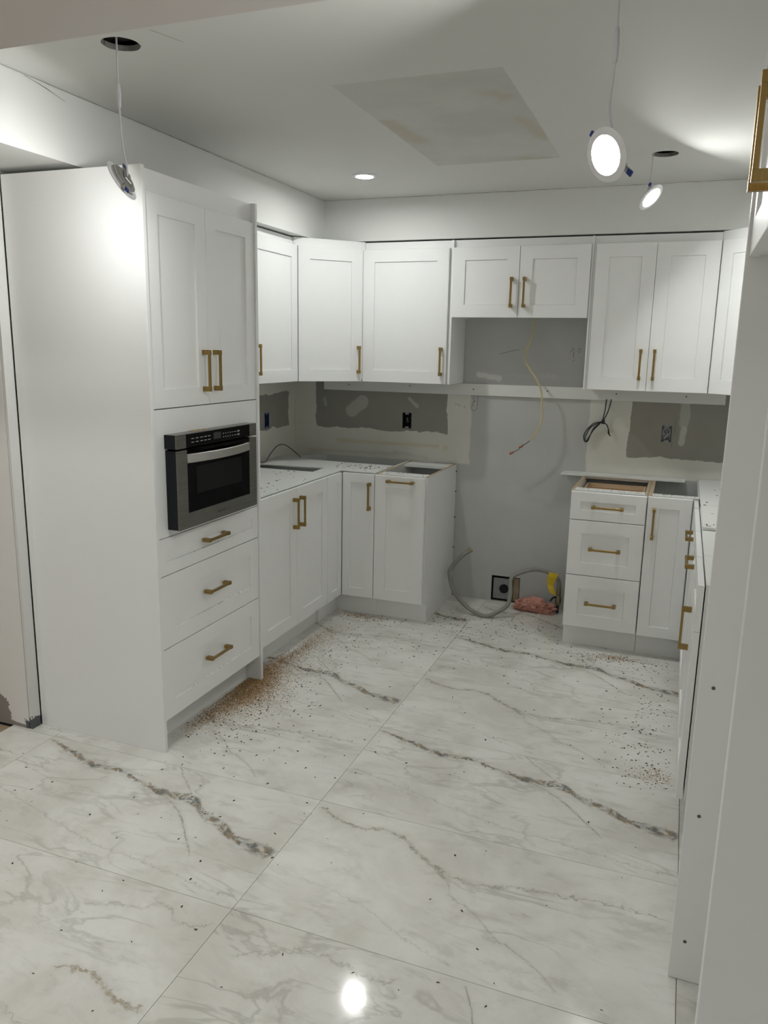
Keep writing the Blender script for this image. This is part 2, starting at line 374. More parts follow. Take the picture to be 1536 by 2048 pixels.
def mesh_of(bm, name, mat):
    me = bpy.data.meshes.new(name); bm.to_mesh(me); bm.free()
    me.materials.append(MAT[mat] if isinstance(mat, str) else mat); return me
def obj(name, bm, mat, parent=None, loc=(0, 0, 0), rot=(0, 0, 0)):
    me = bm if isinstance(bm, bpy.types.Mesh) else mesh_of(bm, name, mat)
    o = bpy.data.objects.new(name, me); C.objects.link(o); o.location = loc; o.rotation_euler = rot
    if parent is not None: o.parent = parent
    return o
def tag(o, label, cat, group=None):
    o['label'] = label; o['category'] = cat
    if group: o['group'] = group
    return o
def thing(name, label, cat, loc=(0, 0, 0), rz=0, group=None):
    o = bpy.data.objects.new(name, None); C.objects.link(o); o.empty_display_size = .1
    o.location = loc; o.rotation_euler = (0, 0, rz); return tag(o, label, cat, group)
def struct(name, bm, mat, label=None, parent=None):
    o = obj(name, bm, mat, parent)
    if parent is None: o['kind'] = 'structure'
    if label: o['label'] = label
    return o

# ------------------------------------------------------------------ the room
CZ = 2.45
WX = 3.20                       # right wall
HOLES = [(.834, -2.73), (2.262, -2.73), (2.298, -.94)]
DOWN = (.853, -.893)
ADDED_REAR = [(.55, -4.15), (-1.1, -4.3), (.55, -6.6), (2.0, -6.8)]  # invented lamps out of view, added to light the room from behind
cl = struct('ceiling', holed(rc(-2.5, WX, -8.5, 0), [circ(x, y, .056, wob=.0012) for x, y in HOLES], lambda a, b: (a, b, CZ)), 'ceiling')
bm = bmesh.new()
for x, y in HOLES:
    for i in range(40):
        a0, a1 = 2*PI*i/40, 2*PI*(i+1)/40
        p = [(x+.056*math.cos(a), y+.056*math.sin(a)) for a in (a0, a1)]
        bm.faces.new([bm.verts.new((*p[0], CZ)), bm.verts.new((*p[1], CZ)), bm.verts.new((*p[1], CZ+.016)), bm.verts.new((*p[0], CZ+.016))])
struct('hole_edge', bm, 'drycut', parent=cl)
struct('joist_space', bx(-2.5, WX, -8.5, 0, CZ+.20, CZ+.22), 'joist', parent=cl)
bm = bmesh.new()
for x, y in HOLES: box(bm, x-.3, x+.3, y+.02, y+.058, CZ+.03, CZ+.2)
struct('joist', bm, 'joist', parent=cl)
O2 = rc(.773, .834, 1.087, 1.188); O3 = rc(2.365, 2.426, 1.09, 1.189); OB = rc(1.412, 1.596, .0, .170); O1 = rc(-.434, -.377, 1.08, 1.177)
OB[0] = (1.412, .004); OB[1] = (1.596, .004)
struct('wall_back', holed(rc(0, WX, 0, CZ), [O2, O3, OB], lambda a, b: (a, 0, b)), 'wall_back')
struct('wall_left', holed(rc(-2.452, 0, 0, CZ), [O1], lambda a, b: (0, a, b)), 'wall_left')
struct('wall_right', bx(WX, WX+.1, -8.5, 0, 0, CZ), 'paint')
struct('wall_rear', bx(-2.5, WX, -8.6, -8.5, 0, CZ), 'paint')
struct('wall_side', bx(-2.6, -2.5, -8.5, -2.5, 0, CZ), 'paint')
we = struct('wall_end', bx(-2.5, .0275, -2.5, -2.452, 0, CZ-.24), 'wall_end')
struct('trim_3', bx(.0300, .042, -2.4985, -2.452, 0.0, CZ-.24), 'bead', 'white plastered wall corner beside the oven cabinet, torn at its foot')
obj('stud', bx(-.215, -.150, -2.512, -2.5, 0.0, .19), 'plywood', we)
struct('trim_1', prism([(0, 0), (0, -3.39), (.355, -3.39), (.355, -.31), (2.845, -.31), (2.845, -2.88), (WX, -2.88), (WX, 0)], 2.213, CZ), 'paint_cool', 'white drywall soffit stepping down from the ceiling above the cabinets')
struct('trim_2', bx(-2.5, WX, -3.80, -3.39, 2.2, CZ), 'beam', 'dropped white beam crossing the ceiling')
from mathutils import noise as mnoise
MAT['crack'] = plain('open_joint', (.16, .155, .14), .9)
def crack(pts, r, nm='joint_crack'):
    tr = bpy.data.objects['trim_1']; out_ = []
    for i in range(len(pts)-1):
        a, b = Vector(pts[i]), Vector(pts[i+1]); k = max(2, int((b-a).length/.03))
        out_ += [a.lerp(b, j/k)+Vector((0, 0, .0012*mnoise.noise(a.lerp(b, j/k)*23))) for j in range(k)]
    out_.append(Vector(pts[-1]))
    obj(nm, tube(out_, r, 4, k=1, rfun=lambda t: .35+1.1*abs(mnoise.noise(Vector((t*31, 2, r*999))))), 'crack', tr)
crack([(.3565, -3.0, 2.4485), (.3565, -.3115, 2.4485)], .0009); crack([(.3565, -.3115, 2.4485), (2.8, -.3115, 2.4485)], .0008)
crack([(.357, -2.62, 2.445), (.3565, -2.52, 2.432), (.3565, -2.44, 2.415)], .0012)
# floor: slab and one object per tile
fl = struct('floor', bx(-.06, WX, -8.5, 0, -.05, -.0085), 'grout')
struct('floor_subfloor', bx(-2.5, -.06, -8.5, -2.5, -.05, -.012), 'plywood')
JX, JY, G = [-1.0325, .17, 1.385, 2.5875], -3.11, .0009
for r in range(-9, 6):
    ya = JY + .5985*r + .5985            # far joint of the row
    for k in range(4):
        x0 = JX[k]; x1 = JX[k+1] if k < 3 else x0+TU
        lo, hi = max(x0, -.06)+G, min(x1, WX)-G
        f0, f1 = max(ya-.5985, -8.5)+G, min(ya, 0)-G
        if hi-lo < .01 or f1-f0 < .01: continue
        me = mesh_of(bx(lo-x0, hi-x0, f0-ya, f1-ya, -.009, 0), 'tile', TILE[0])
        me.materials.clear()
        par = (r+k) % 2
        kind = (0 if par == 1 else 1) if r >= 0 else ((2 if k % 2 else 3) if r == -1 else (par if r % 2 else 2+par))
        me.materials.append(TILE[kind])
        obj('tile', me, None, fl, (x0, ya, 0))

# ------------------------------------------------------------------ fronts and handles
HL = .163
def handle_mesh():
    bm = bmesh.new()
    box(bm, -.0055, .0055, -.034, -.025, -HL/2, HL/2, bev=.0008)
    for s in (-1, 1):
        box(bm, -.0075, .0075, -.0345, 0, s*(HL/2-.0095)-.0095, s*(HL/2-.0095)+.0095, bev=.0008)
    return mesh_of(bm, 'handle', 'brass')
HM = handle_mesh()
def shaker(w_, h_, fr=.070, t=.02, rec=.007):
    # frame of stiles and rails round a recessed panel; local x = width, front at y = 0, back at y = t
    b = .0014; bm = bmesh.new()
    def ring(i, y): return [bm.verts.new(p) for p in ((i, y, i), (w_-i, y, i), (w_-i, y, h_-i), (i, y, h_-i))]
    R = [ring(0, t), ring(0, b), ring(b, 0), ring(fr, 0), ring(fr+.0015, rec+.003), ring(fr+.0015, t)]
    for A, B in zip(R, R[1:]):
        for s in range(4): bm.faces.new((A[s], A[(s+1) % 4], B[(s+1) % 4], B[s]))
    A, B = R[-1], R[0]
    for s in range(4): bm.faces.new((A[s], A[(s+1) % 4], B[(s+1) % 4], B[s]))
    bmesh.ops.recalc_face_normals(bm, faces=bm.faces)
    return bm, bx(fr+.0015, w_-fr-.0015, rec, t-.003, fr+.0015, h_-fr-.0015)
def front(parent, name, x, z, w_, h_, y, hd=None, fr=.070):
    # hd: ('v'|'h', cx, cz) relative to the front, or None
    f_, p_ = shaker(w_, h_, fr)
    o = obj(name, f_, 'cab', parent, (x, y, z)); obj('panel', p_, 'cab', o)
    if hd: obj('handle', HM, None, o, (hd[1], 0, hd[2]), (0, 0 if hd[0] == 'v' else PI/2, 0))
    return o
g_ = .0018
ROTL, ROTR = PI/2, -PI/2

def base_box(t, w_, depth, zt=.876, kick=True, top='open', chip_l=True, chip_r=True, kickx=None):
    # carcass panels in local frame: back at y=0, front carcass edge at y=-depth
    for s, x in ((0, 0), (1, w_-.016)):
        obj('side_panel', bx(x, x+.016, -depth, -.004, .115 if kick else 0, zt), 'melamine', t)
    obj('back_panel', bx(.016, w_-.016, -.012, -.004, .115, zt), 'inside', t)
    obj('bottom_panel', bx(.016, w_-.016, -depth, -.012, .115, .131), 'inside', t)
    k0, k1 = kickx or (0, w_)
    obj('toe_kick', bx(k0, k1, -depth+.05, -depth+.066, 0.0, .115), 'cab', t)

# ------------------------------------------------------------------ tall oven cabinet
Y0, Y1 = -2.449, -1.667; PD = .645
P = thing('oven_cabinet', 'tall white oven cabinet with two upper doors, built-in microwave and three drawers', 'cabinet', (.046, Y0, 0), ROTL)
W = Y1-Y0; off = .046; dp = lambda x: -(x-off)
obj('side_panel', bx(0, .018, dp(.671), 0, 0, 2.192, bev=.001), 'cab', P)
obj('side_panel', bx(W-.018, W, dp(.671), 0, 0, 2.192, bev=.001), 'cab', P)
obj('top_filler', bx(.018, W-.018, dp(.648), dp(.63), 2.114, 2.19), 'cab', P)
obj('top_panel', bx(.018, W-.018, dp(.63), 0, 2.10, 2.116), 'melamine', P)
obj('back_panel', bx(.018, W-.018, -.01, 0, .115, 2.10), 'inside', P)
obj('shelf', bx(.018, W-.018, dp(.60), -.01, 1.350, 1.366), 'inside', P)
obj('shelf', bx(.018, W-.018, dp(.60), -.01, .866, .882), 'inside', P)
obj('toe_kick', bx(.018, W-.018, dp(.585), dp(.57), 0, .12), 'cab', P)
FX = dp(.664)
dw = (W-.036-3*g_)/2
for s in (0, 1):
    front(P, 'door', .018+g_+s*(dw+g_), 1.3555+g_, dw, 2.114-1.3555-2*g_, FX, ('v', dw-.038 if s == 0 else .038, .134))
# fascia with an opening for the microwave
bm = bmesh.new(); fa0, fa1 = .018+g_, W-.018-g_
mw0, mw1, mz0, mz1 = .10, W-.09, .905, 1.25
for a in ((fa0, mw0, .865+g_, 1.3555-g_), (mw1, fa1, .865+g_, 1.3555-g_), (mw0, mw1, .865+g_, mz0), (mw0, mw1, mz1, 1.3555-g_)):
    box(bm, a[0], a[1], FX, FX+.02, a[2], a[3])
bmesh.ops.remove_doubles(bm, verts=bm.verts, dist=1e-5)
obj('fascia', bm, 'cab', P)
fw_ = W-.036-2*g_
for z0, z1 in ((.7146, .865), (.4194, .7146), (.1217, .4194)):
    hh = z1-z0-2*g_
    front(P, 'drawer', .018+g_, z0+g_, fw_, hh, FX, ('h', fw_/2+.0, hh/2+.012), .05 if hh < .2 else .070)

# microwave drawer (its own thing)
MX = .664
m = thing('microwave', 'stainless steel drawer microwave with black glass set in the oven cabinet', 'microwave', (MX, Y0, 0), ROTL)
# local: x = along the wall from Y0, y = -(X - MX)
ml, mr = .078, .665
fz0, fz1 = .894, 1.259
obj('body', bx(ml+.04, mr-.04, .004, .40, .91, 1.245), 'blackplastic', m)
cp = obj('control_panel', bx(ml, mr, -.053, .0, 1.207, fz1, bev=.0015), 'blackplastic', m)
obj('steel_end', bx(ml-.0005, ml+.062, -.0545, -.050, 1.2065, fz1+.0005), 'steel', cp)
obj('steel_end', bx(mr-.056, mr+.0005, -.0545, -.050, 1.2065, fz1+.0005), 'steel', cp)
obj('glass', bx(ml+.062, mr-.056, -.0538, -.050, 1.209, fz1-.002), 'blackglass', cp)
obj('top_strip', bx(ml, mr, -.052, -.001, fz1, fz1+.001), 'steel', cp)
obj('display', bx(.33, .384, -.0543, -.053, 1.222, 1.248), 'display', cp)
bm = bmesh.new()
for row, zz in ((0, 1.2385), (1, 1.2245)):
    for k, xx in enumerate((.185, .215, .245, .272, .298)): box(bm, xx-.009, xx+.009, -.0542, -.0537, zz-.0016, zz+.0016)
    for k in range(5): box(bm, .400+k*.017, .406+k*.017, -.0542, -.0537, zz-.002, zz+.002)
    box(bm, .484, .502, -.0542, -.0537, zz-.0013, zz+.0013); box(bm, .510, .527, -.0542, -.0537, zz-.0035, zz+.0035)
o = obj('button_print', bm, 'print', cp); o['kind'] = 'stuff'
dr = obj('drawer_front', bx(ml+.004, mr, -.048, 0, fz0, 1.199, bev=.0015), 'blackplastic', m)
bm = bmesh.new(); gl0, gl1, gz0, gz1 = ml+.066, mr-.060, .953, 1.1985
for a in ((ml+.0035, gl0, fz0-.0005, 1.1995), (gl1, mr+.0005, fz0-.0005, 1.1995), (gl0, gl1, fz0-.0005, gz0)): box(bm, a[0], a[1], -.0545, -.048, a[2], a[3])
obj('steel_frame', bm, 'steel', dr)
obj('glass', bx(gl0, gl1, -.053, -.048, gz0, gz1), 'blackglass', dr)
obj('window', bx(.205, .540, -.0536, -.0528, 1.02, 1.128), 'window', dr)
bm = bmesh.new(); N = 24; prev = None
for i in range(N+1):
    t_ = i/N; xx = gl0+(gl1-gl0)*t_; bow = -.053-.030*math.sin(PI*t_)**.8
    ring = [bm.verts.new(p) for p in ((xx, bow, 1.147), (xx, bow-.004, 1.149), (xx, bow-.004, 1.180), (xx, bow, 1.182), (xx, bow+.006, 1.182), (xx, bow+.006, 1.147))]
    if prev:
        for s in range(6): bm.faces.new((prev[s], prev[(s+1) % 6], ring[(s+1) % 6], ring[s]))
    else: bm.faces.new(ring[::-1])
    prev = ring
bm.faces.new(prev); bmesh.ops.recalc_face_normals(bm, faces=bm.faces)
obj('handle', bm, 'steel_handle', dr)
def text_mesh(body, size, mat, extrude=.0002):
    cu = bpy.data.curves.new('lettering', 'FONT'); cu.body = body; cu.size = size; cu.extrude = extrude; cu.align_x = 'CENTER'
    o = bpy.data.objects.new('lettering_tmp', cu); C.objects.link(o)
    dg = bpy.context.evaluated_depsgraph_get(); me = bpy.data.meshes.new_from_object(o.evaluated_get(dg))
    bpy.data.objects.remove(o); me.materials.clear(); me.materials.append(MAT[mat]); return me
obj('lettering', text_mesh('FULGOR', .0145, 'logo'), None, dr, (.373, -.0547, .917), (PI/2, 0, 0))
tag(obj('sawdust', bm_s := (lambda b: ([box(b, x-.002, x+.002, y-.0015, y+.0015, 1.2601, 1.2606+random.random()*.004) for x, y in [(-2.449+.24+random.gauss(.04, .035), .664+random.uniform(.008, .04)) for _ in range(60)]], b)[1])(bmesh.new()), 'chipboard'), 'small line of pale wood dust on top of the microwave', 'sawdust')
bpy.data.objects['sawdust'].data.transform(Matrix(((0, 1, 0, 0), (1, 0, 0, 0), (0, 0, 1, 0), (0, 0, 0, 1))))
bpy.data.objects['sawdust']['kind'] = 'stuff'

# ------------------------------------------------------------------ sink base on the left wall
ya, yb = -1.6055, -.8365; w_ = yb-ya
B = thing('sink_base_cabinet', 'white two-door base cabinet with a cut-out top beside the oven cabinet', 'cabinet', (0, ya, 0), ROTL)
base_box(B, w_, .607)
obj('filler_strip', bx(-.058, 0, -.62, -.60, .115, .872), 'cab', B)
dw = (w_-3*g_)/2
for s in (0, 1): front(B, 'door', g_+s*(dw+g_), .1223, dw, .7505, -.629, ('v', dw-.036 if s == 0 else .036, .622))
# ------------------------------------------------------------------ corner base (bifold)
K = thing('corner_base_cabinet', 'white corner base cabinet with folding door next to the sink base', 'cabinet', (0, 0, 0))
obj('side_panel', bx(.004, .607, -.8345, -.8185, .115, .876), 'melamine', K)
obj('side_panel', bx(.8170, .8330, -.607, -.004, .115, .876), 'melamine', K)
obj('back_panel', bx(.24, .817, -.012, -.004, .115, .882), 'inside', K)
obj('back_panel', bx(.004, .012, -.8185, -.24, .115, .882), 'inside', K)
obj('back_panel', prism([(.004, -.24), (.012, -.24), (.24, -.012), (.24, -.004)], .115, .882), 'inside', K)
obj('bottom_panel', prism([(.012, -.8185), (.607, -.8185), (.607, -.607), (.817, -.607), (.817, -.012), (.24, -.012), (.012, -.24)], .115, .131), 'inside', K)
d1 = front(K, 'door', 0, 0, .196, .7505, 0, None, .052); d1.rotation_euler = (0, 0, ROTL); d1.location = (.629, -.8365+g_, .1223)
d2 = front(K, 'door', 0, 0, .8348-.632-g_, .7505, 0, ('v', .175, .622), .052); d2.location = (.632, -.637, .1223)
obj('toe_kick', prism([(.555, -.8365), (.571, -.8365), (.571, -.571), (.8348, -.571), (.8348, -.555), (.555, -.555)], 0, .115), 'cab', K)
# flat board lying over the sink base and corner base with a cut-out
out = [(.612, -1.604), (.612, -.612), (.832, -.612), (.832, -.295), (.60, -.300), (.40, -.298), (.19, -.285), (.09, -.34), (.035, -.405), (.02, -.5), (.02, -1.604)]
hole = rc(.10, .487, -1.30, -.66); hole = [(.14, -1.35), (.495, -1.35), (.49, -.62), (.14, -.62)]
hole = [(.06, -.757), (.492, -.752), (.487, -.585), (.06, -.62)]
bm = holed(out, [hole], lambda a, b: (a, b, .8825))
bm2 = holed(out, [hole], lambda a, b: (a, b, .8765))
me_t = bpy.data.meshes.new('t'); bm2.to_mesh(me_t); bm2.free(); bm.from_mesh(me_t); bpy.data.meshes.remove(me_t)
for loop in (out, hole):
    for i in range(len(loop)):
        p, q = loop[i], loop[(i+1) % len(loop)]
        bm.faces.new([bm.verts.new((*p, .8765)), bm.verts.new((*q, .8765)), bm.verts.new((*q, .8825)), bm.verts.new((*p, .8825))])
bmesh.ops.remove_doubles(bm, verts=bm.verts, dist=1e-5); bmesh.ops.recalc_face_normals(bm, faces=bm.faces)
tag(obj('cabinet_top_board', bm, 'melamine'), 'white board with a rectangular cut-out lying over the corner base cabinet', 'board')
# ------------------------------------------------------------------ narrow base cabinet by the cooker gap
N_ = thing('pull_out_cabinet', 'narrow white base cabinet with one horizontal handle beside the cooker gap', 'cabinet', (.8348, 0, 0), 0)
wN = 1.1485-.8348
obj('side_panel', bx(0, .016, -.612, -.004, .115, .8765), 'melamine', N_)
for x in (0, wN-.016): obj('edge_strip', bx(x, x+.016, -.611, -.004, .8765, .8775), 'chipboard', N_)
obj('side_panel', prism([(0, 0), (.012, 0), (.012, 1), (0, 1)], 0, 1) if False else bx(wN-.016, wN, -.612, -.004, .115, .8765), 'cab', N_)
obj('side_panel', bx(wN-.016, wN, -.552, -.004, 0, .115), 'cab', N_)
obj('back_panel', bx(.016, wN-.016, -.012, -.004, .115, .8765), 'inside', N_)
obj('bottom_panel', bx(.016, wN-.016, -.61, -.012, .115, .131), 'inside', N_)
obj('stretcher', bx(.016, wN-.016, -.612, -.505, .860, .8765), 'melamine', N_)
obj('stretcher', bx(.016, wN-.016, -.155, -.012, .860, .8765), 'melamine', N_)
front(N_, 'door', g_, .1223, 1.1428-.8348-2*g_, .7505, -.637, ('h', .160, .722))
obj('toe_kick', bx(0, wN, -.566, -.552, 0, .115), 'cab', N_)
# ------------------------------------------------------------------ three-drawer base
D = thing('drawer_base_cabinet', 'white three-drawer base cabinet with an open top beside the cooker gap', 'cabinet', (1.955, 0, 0), 0)
wD = 2.3425-1.955
base_box(D, wD, .612)
for x in (0, wD-.016): obj('edge_strip', bx(x, x+.016, -.611, -.004, .876, .877), 'chipboard', D)
obj('stretcher', bx(.016, wD-.016, -.612, -.53, .862, .8765), 'melamine', D)
obj('stretcher', bx(.016, wD-.016, -.105, -.012, .862, .8765), 'melamine', D)
wf = 2.340-1.9585
for i, (z0, z1) in enumerate(((.7196, .872), (.4162, .7196), (.1223, .4162))):
    hh = z1-z0-2*g_
    o = front(D, 'drawer', .0035, z0+g_, wf, hh, -.637, ('h', .191, hh/2+(0, .0, -.003)[i]), .05 if hh < .2 else .070)
    if i == 0:
        bm = bmesh.new()
        box(bm, .025, .037, .05, .53, .02, .118); box(bm, wf-.037, wf-.025, .05, .53, .02, .118)
        box(bm, .037, wf-.037, .05, .062, .02, .118); box(bm, .037, wf-.037, .518, .53, .02, .118)
        obj('drawer_box', bm, 'wood_pale', o)
        obj('drawer_bottom', bx(.037, wf-.037, .062, .518, .085, .093), 'wood', o)
# ------------------------------------------------------------------ right corner base
R_ = thing('corner_base_cabinet', 'white corner base cabinet with one vertical handle next to the three-drawer cabinet', 'cabinet', (2.3445, 0, 0), 0)
wR = .85
obj('side_panel', bx(0, .016, -.612, -.004, .115, .876), 'melamine', R_)
obj('edge_strip', bx(0, .020, -.611, -.004, .876, .877), 'chipboard', R_)
obj('back_panel', bx(.016, wR, -.012, -.004, .115, .876), 'inside', R_)
obj('bottom_panel', bx(.016, wR, -.60, -.012, .115, .131), 'inside', R_)
obj('divider_panel', bx(.240, .252, -.60, -.012, .131, .876), 'inside', R_)
obj('stretcher', bx(.020, .243, -.612, -.545, .862, .8765), 'melamine', R_)
front(R_, 'door', g_, .1223, .214, .7505, -.637, ('v', .034, .613), .058)
obj('toe_kick', bx(0, .30, -.566, -.552, 0, .115), 'cab', R_)
dR = front(R_, 'door', 0, 0, .205, .7505, 0, None, .052); dR.rotation_euler = (0, 0, ROTR); dR.location = (2.566-2.3445, -.641, .1223)
obj('side_panel', bx(2.59-2.3445, wR, -.846, -.83, .115, .876), 'melamine', R_)
# ------------------------------------------------------------------ right run
RX = 2.566
def run_cab(label, y0, y1, hd_door=None, hd_drawer=True, name='base_cabinet'):
    t = thing(name, label, 'cabinet', (WX, y0, 0), ROTR); w_ = y0-y1
    base_box(t, w_, .610)
    yy = -(WX-RX)
    front(t, 'drawer', g_, .7165, w_-2*g_, .1545, yy, ('h', w_/2, .075) if hd_drawer else None, .05)
    front(t, 'door', g_, .1223, w_-2*g_, .5925, yy, hd_door)
    obj('stretcher', bx(.016, w_-.016, -.610, -.53, .862, .8765), 'melamine', t)
    obj('stretcher', bx(.016, w_-.016, -.10, -.012, .862, .8765), 'melamine', t)
    return t
run_cab('white base cabinet adjoining the corner cabinet under the white top board', -.8485, -1.3685)
run_cab('white base cabinet between two others opposite the oven cabinet', -1.3705, -1.8245, None)
t = run_cab('white base cabinet with a vertical brass handle at the open end of its row', -1.8265, -2.215, ('v', .055, .492), False)
obj('drawer_box', (lambda b: (box(b, .03, .042, -.60, -.1, .735, .84), box(b, .345, .357, -.60, -.1, .735, .84), box(b, .042, .345, -.60, -.588, .735, .84), box(b, .042, .345, -.6, -.1, .735, .745), b)[-1])(bmesh.new()), 'wood_pale', t)
tag(obj('cabinet_top_board', bx(2.592, WX-.004, -.846, -.006, .8772, .8892), 'melamine'), 'white board lying over the corner base cabinet next to the three drawers', 'board')
tag(obj('cabinet_top_board', bx(2.592, WX-.004, -1.369, -.849, .8772, .8892), 'melamine'), 'white board lying behind the row of drawers opposite the oven cabinet', 'board')

# ------------------------------------------------------------------ wall cabinets
UB, UT, RT_ = 1.3924, 2.1605, 2.204
def upper(name, label, loc, rz, w_, depth, z0, doors, hz=.13, top=True, side_fill=None, group=None):
    t = thing(name, label, 'cabinet', loc, rz, group)
    for x in (0, w_-.016): obj('side_panel', bx(x, x+.016, -depth, -.003, z0+.001, UT), 'cab', t)
    obj('bottom_panel', bx(.016, w_-.016, -depth, -.003, z0+.012, z0+.028), 'melamine', t)
    obj('top_panel', bx(.016, w_-.016, -depth, -.003, UT-.016, UT), 'melamine', t)
    obj('back_panel', bx(.016, w_-.016, -.010, -.003, z0+.028, UT-.016), 'inside', t)
    obj('top_rail', bx(0, w_, -depth+.012, -depth+.028, UT+.001, RT_), 'cab', t)
    for x, dw, hx in doors:
        front(t, 'door', x, z0, dw, UT-z0, -depth-.022, ('v', hx, hz) if hx is not None else None)
    return t
upper('wall_cabinet', 'white wall cabinet between the oven cabinet and the corner wall cabinet', (0, -1.664, 0), ROTL, 1.664-.612, .309, UB,
      [(g_, .521, .485), (.523, .521, .037)], .128)
def diag(label, loc, rz, hx):
    t = thing('corner_wall_cabinet', label, 'cabinet', loc, rz)
    obj('carcass', prism([(.003, -.003), (.003, -.608), (.309, -.610), (.6175, -.309), (.6175, -.003)], UB+.012, UT), 'cab', t)
    L = math.hypot(.2871, .2886)
    d = front(t, 'door', 0, 0, L-.006, UT-UB, 0, ('v', hx, .13) if hx else None)
    d.rotation_euler = (0, 0, PI/4); d.location = (.3311+.003, -.6177+.002, UB)
    obj('top_rail', prism([(.297, -.611), (.306, -.611), (.6175, -.300), (.6175, -.288), (.600, -.288), (.297, -.591)], UT+.001, RT_+.004), 'cab', t)
    return t
diag('white angled corner wall cabinet beside the tall single-door wall cabinet', (0, 0, 0), 0, .375)
t = upper('wall_cabinet', 'white wall cabinet with one wide door beside the cooker hood gap', (.6185, 0, 0), 0, 1.1585-.6185, .307, UB, [(.003, .527, .499)], .13)
obj('end_panel', bx(1.1595-.6185, 1.171-.6185, -.315, -.003, UB-.001, RT_), 'cab', t)
wh = 1.9405-1.172
t = upper('wall_cabinet', 'short white two-door wall cabinet hanging over the cooker gap', (1.172, 0, 0), 0, wh, .307, 1.7753,
      [(g_, wh/2-2*g_, wh/2-.040), (wh/2+g_-.001, wh/2-2*g_, .033)], .136)
w5 = 2.5840-1.9500
t = upper('wall_cabinet', 'tall white two-door wall cabinet above the three-drawer cabinet', (1.950, 0, 0), 0, w5, .307, UB,
      [(.0155, .3062, .268), (.0155+.308, .3082, .030)], .14)
obj('end_panel', bx(-.0085, -.0005, -.315, -.003, UB-.001, RT_), 'cab', t)
# angled corner on the other side (mirrored layout)
t = thing('corner_wall_cabinet', 'white angled corner wall cabinet beside the two-door cabinet above the drawers', 'cabinet', (WX, 0, 0), 0)
obj('carcass', prism([(-.003, -.003), (-.6155, -.003), (-.6155, -.309), (-.309, -.608), (-.003, -.608)], UB+.012, UT), 'cab', t)
d = front(t, 'door', 0, 0, .398, UT-UB, 0, ('v', .36, .13)); d.rotation_euler = (0, 0, -PI/4); d.location = (-.6145, -.3315, UB)
obj('top_rail', prism([(-.6155, -.288), (-.6155, -.300), (-.306, -.611), (-.297, -.611), (-.297, -.591), (-.600, -.288)], UT+.001, RT_+.004), 'cab', t)

# ------------------------------------------------------------------ refrigerator enclosure
def gable(label, y0, y1, nails):
    t = thing('end_panel', label, 'panel', (WX, y0, 0), 0)
    obj('panel', bx(RX-WX, -.003, y1-y0, 0, 0.001, 2.2, bev=.0012), 'cab', t)
    for x, z in nails:
        nl = bmesh.new(); bmesh.ops.create_cone(nl, cap_ends=True, segments=12, radius1=.0045, radius2=.0045, depth=.0012)
        obj('screw', nl, 'screw', t, (x-WX, y1-y0-.0004, z), (PI/2, 0, 0))
gable('tall white end panel with a column of screw heads, standing on the tiles', -2.879, -2.897, [(2.598, .813), (2.598, .473), (2.598, .115)])
gable('tall plain white end panel standing beyond the refrigerator gap', -3.738, -3.756, [])
t = thing('fridge_wall_cabinet', 'deep white cabinet with two brass handles over the refrigerator gap', 'cabinet', (WX, -2.899, 0), ROTR)
wF = 3.736-2.899
obj('carcass', bx(0, wF, -(WX-RX)+.026, -.003, 1.80, 2.195), 'cab', t)
for s in (0, 1):
    dw = wF/2-2*g_
    front(t, 'door', g_+s*(dw+2*g_), 1.797, dw, .395, -(WX-RX)+.006, ('v', dw-.038 if s == 0 else .038, .146))

# ------------------------------------------------------------------ boards
tag(obj('ledger_board', bx(.219, 2.69, -.020, -.0005, 1.318, 1.388, bev=.001), 'paint_cool'), 'long white board fixed flat along the wall under the wall cabinets', 'board')
lb = bpy.data.objects['ledger_board']
for x in (.40, .825, 1.243, 1.70, 2.10, 2.483):
    nl = bmesh.new(); bmesh.ops.create_cone(nl, cap_ends=True, segments=10, radius1=.0045, radius2=.0045, depth=.001)
    obj('screw', nl, 'screw', lb, (x, -.0203, 1.358+.004*math.sin(x*9)), (PI/2, 0, 0))
sb = prism([(1.830, -.016), (1.826, -.135), (2.520, -.110), (2.523, -.008)], .8785, .8865)
tag(obj('loose_board', sb, 'melamine'), 'thin loose white strip of board lying across the open drawer cabinet', 'board')

# ------------------------------------------------------------------ lamps
def aim(o, nvec, down, ctr):
    # local -z is where the lens looks; local x (the clips) is turned to lie along the picture direction "down"
    z = -Vector(nvec).normalized(); x0 = z.orthogonal().normalized(); y0 = z.cross(x0)
    v = Vector(ctr) - M.translation; ux, uy = v.dot(rt)/v.dot(fw), -v.dot(up)/v.dot(fw)
    a, b = x0.dot(rt)-ux*x0.dot(fw), y0.dot(rt)-ux*y0.dot(fw); c, d_ = -x0.dot(up)-uy*x0.dot(fw), -y0.dot(up)-uy*y0.dot(fw); det = a*d_-b*c
    x = (x0*((down[0]*d_-b*down[1])/det) + y0*((a*down[1]-c*down[0])/det)).normalized(); y = z.cross(x)
    o.rotation_euler = Matrix((x, y, z)).transposed().to_euler()
def lamp_body(par, lens_mat):
    obj('trim', lathe([(.0435, -.001), (.046, -.003), (.059, -.002), (.063, 0), (.0625, .0025), (.048, .004), (.0435, .004), (.0435, -.001)], 48), 'trimw', par)
    obj('lens_rim', lathe([(.0410, .0015), (.0437, -.0008), (.0437, .004), (.0410, .0015)], 48), 'violet', par)
    obj('lens', lathe([(0, .0008), (.0420, .0008), (.0420, .003), (0, .003), (0, .0008)], 48), lens_mat, par)
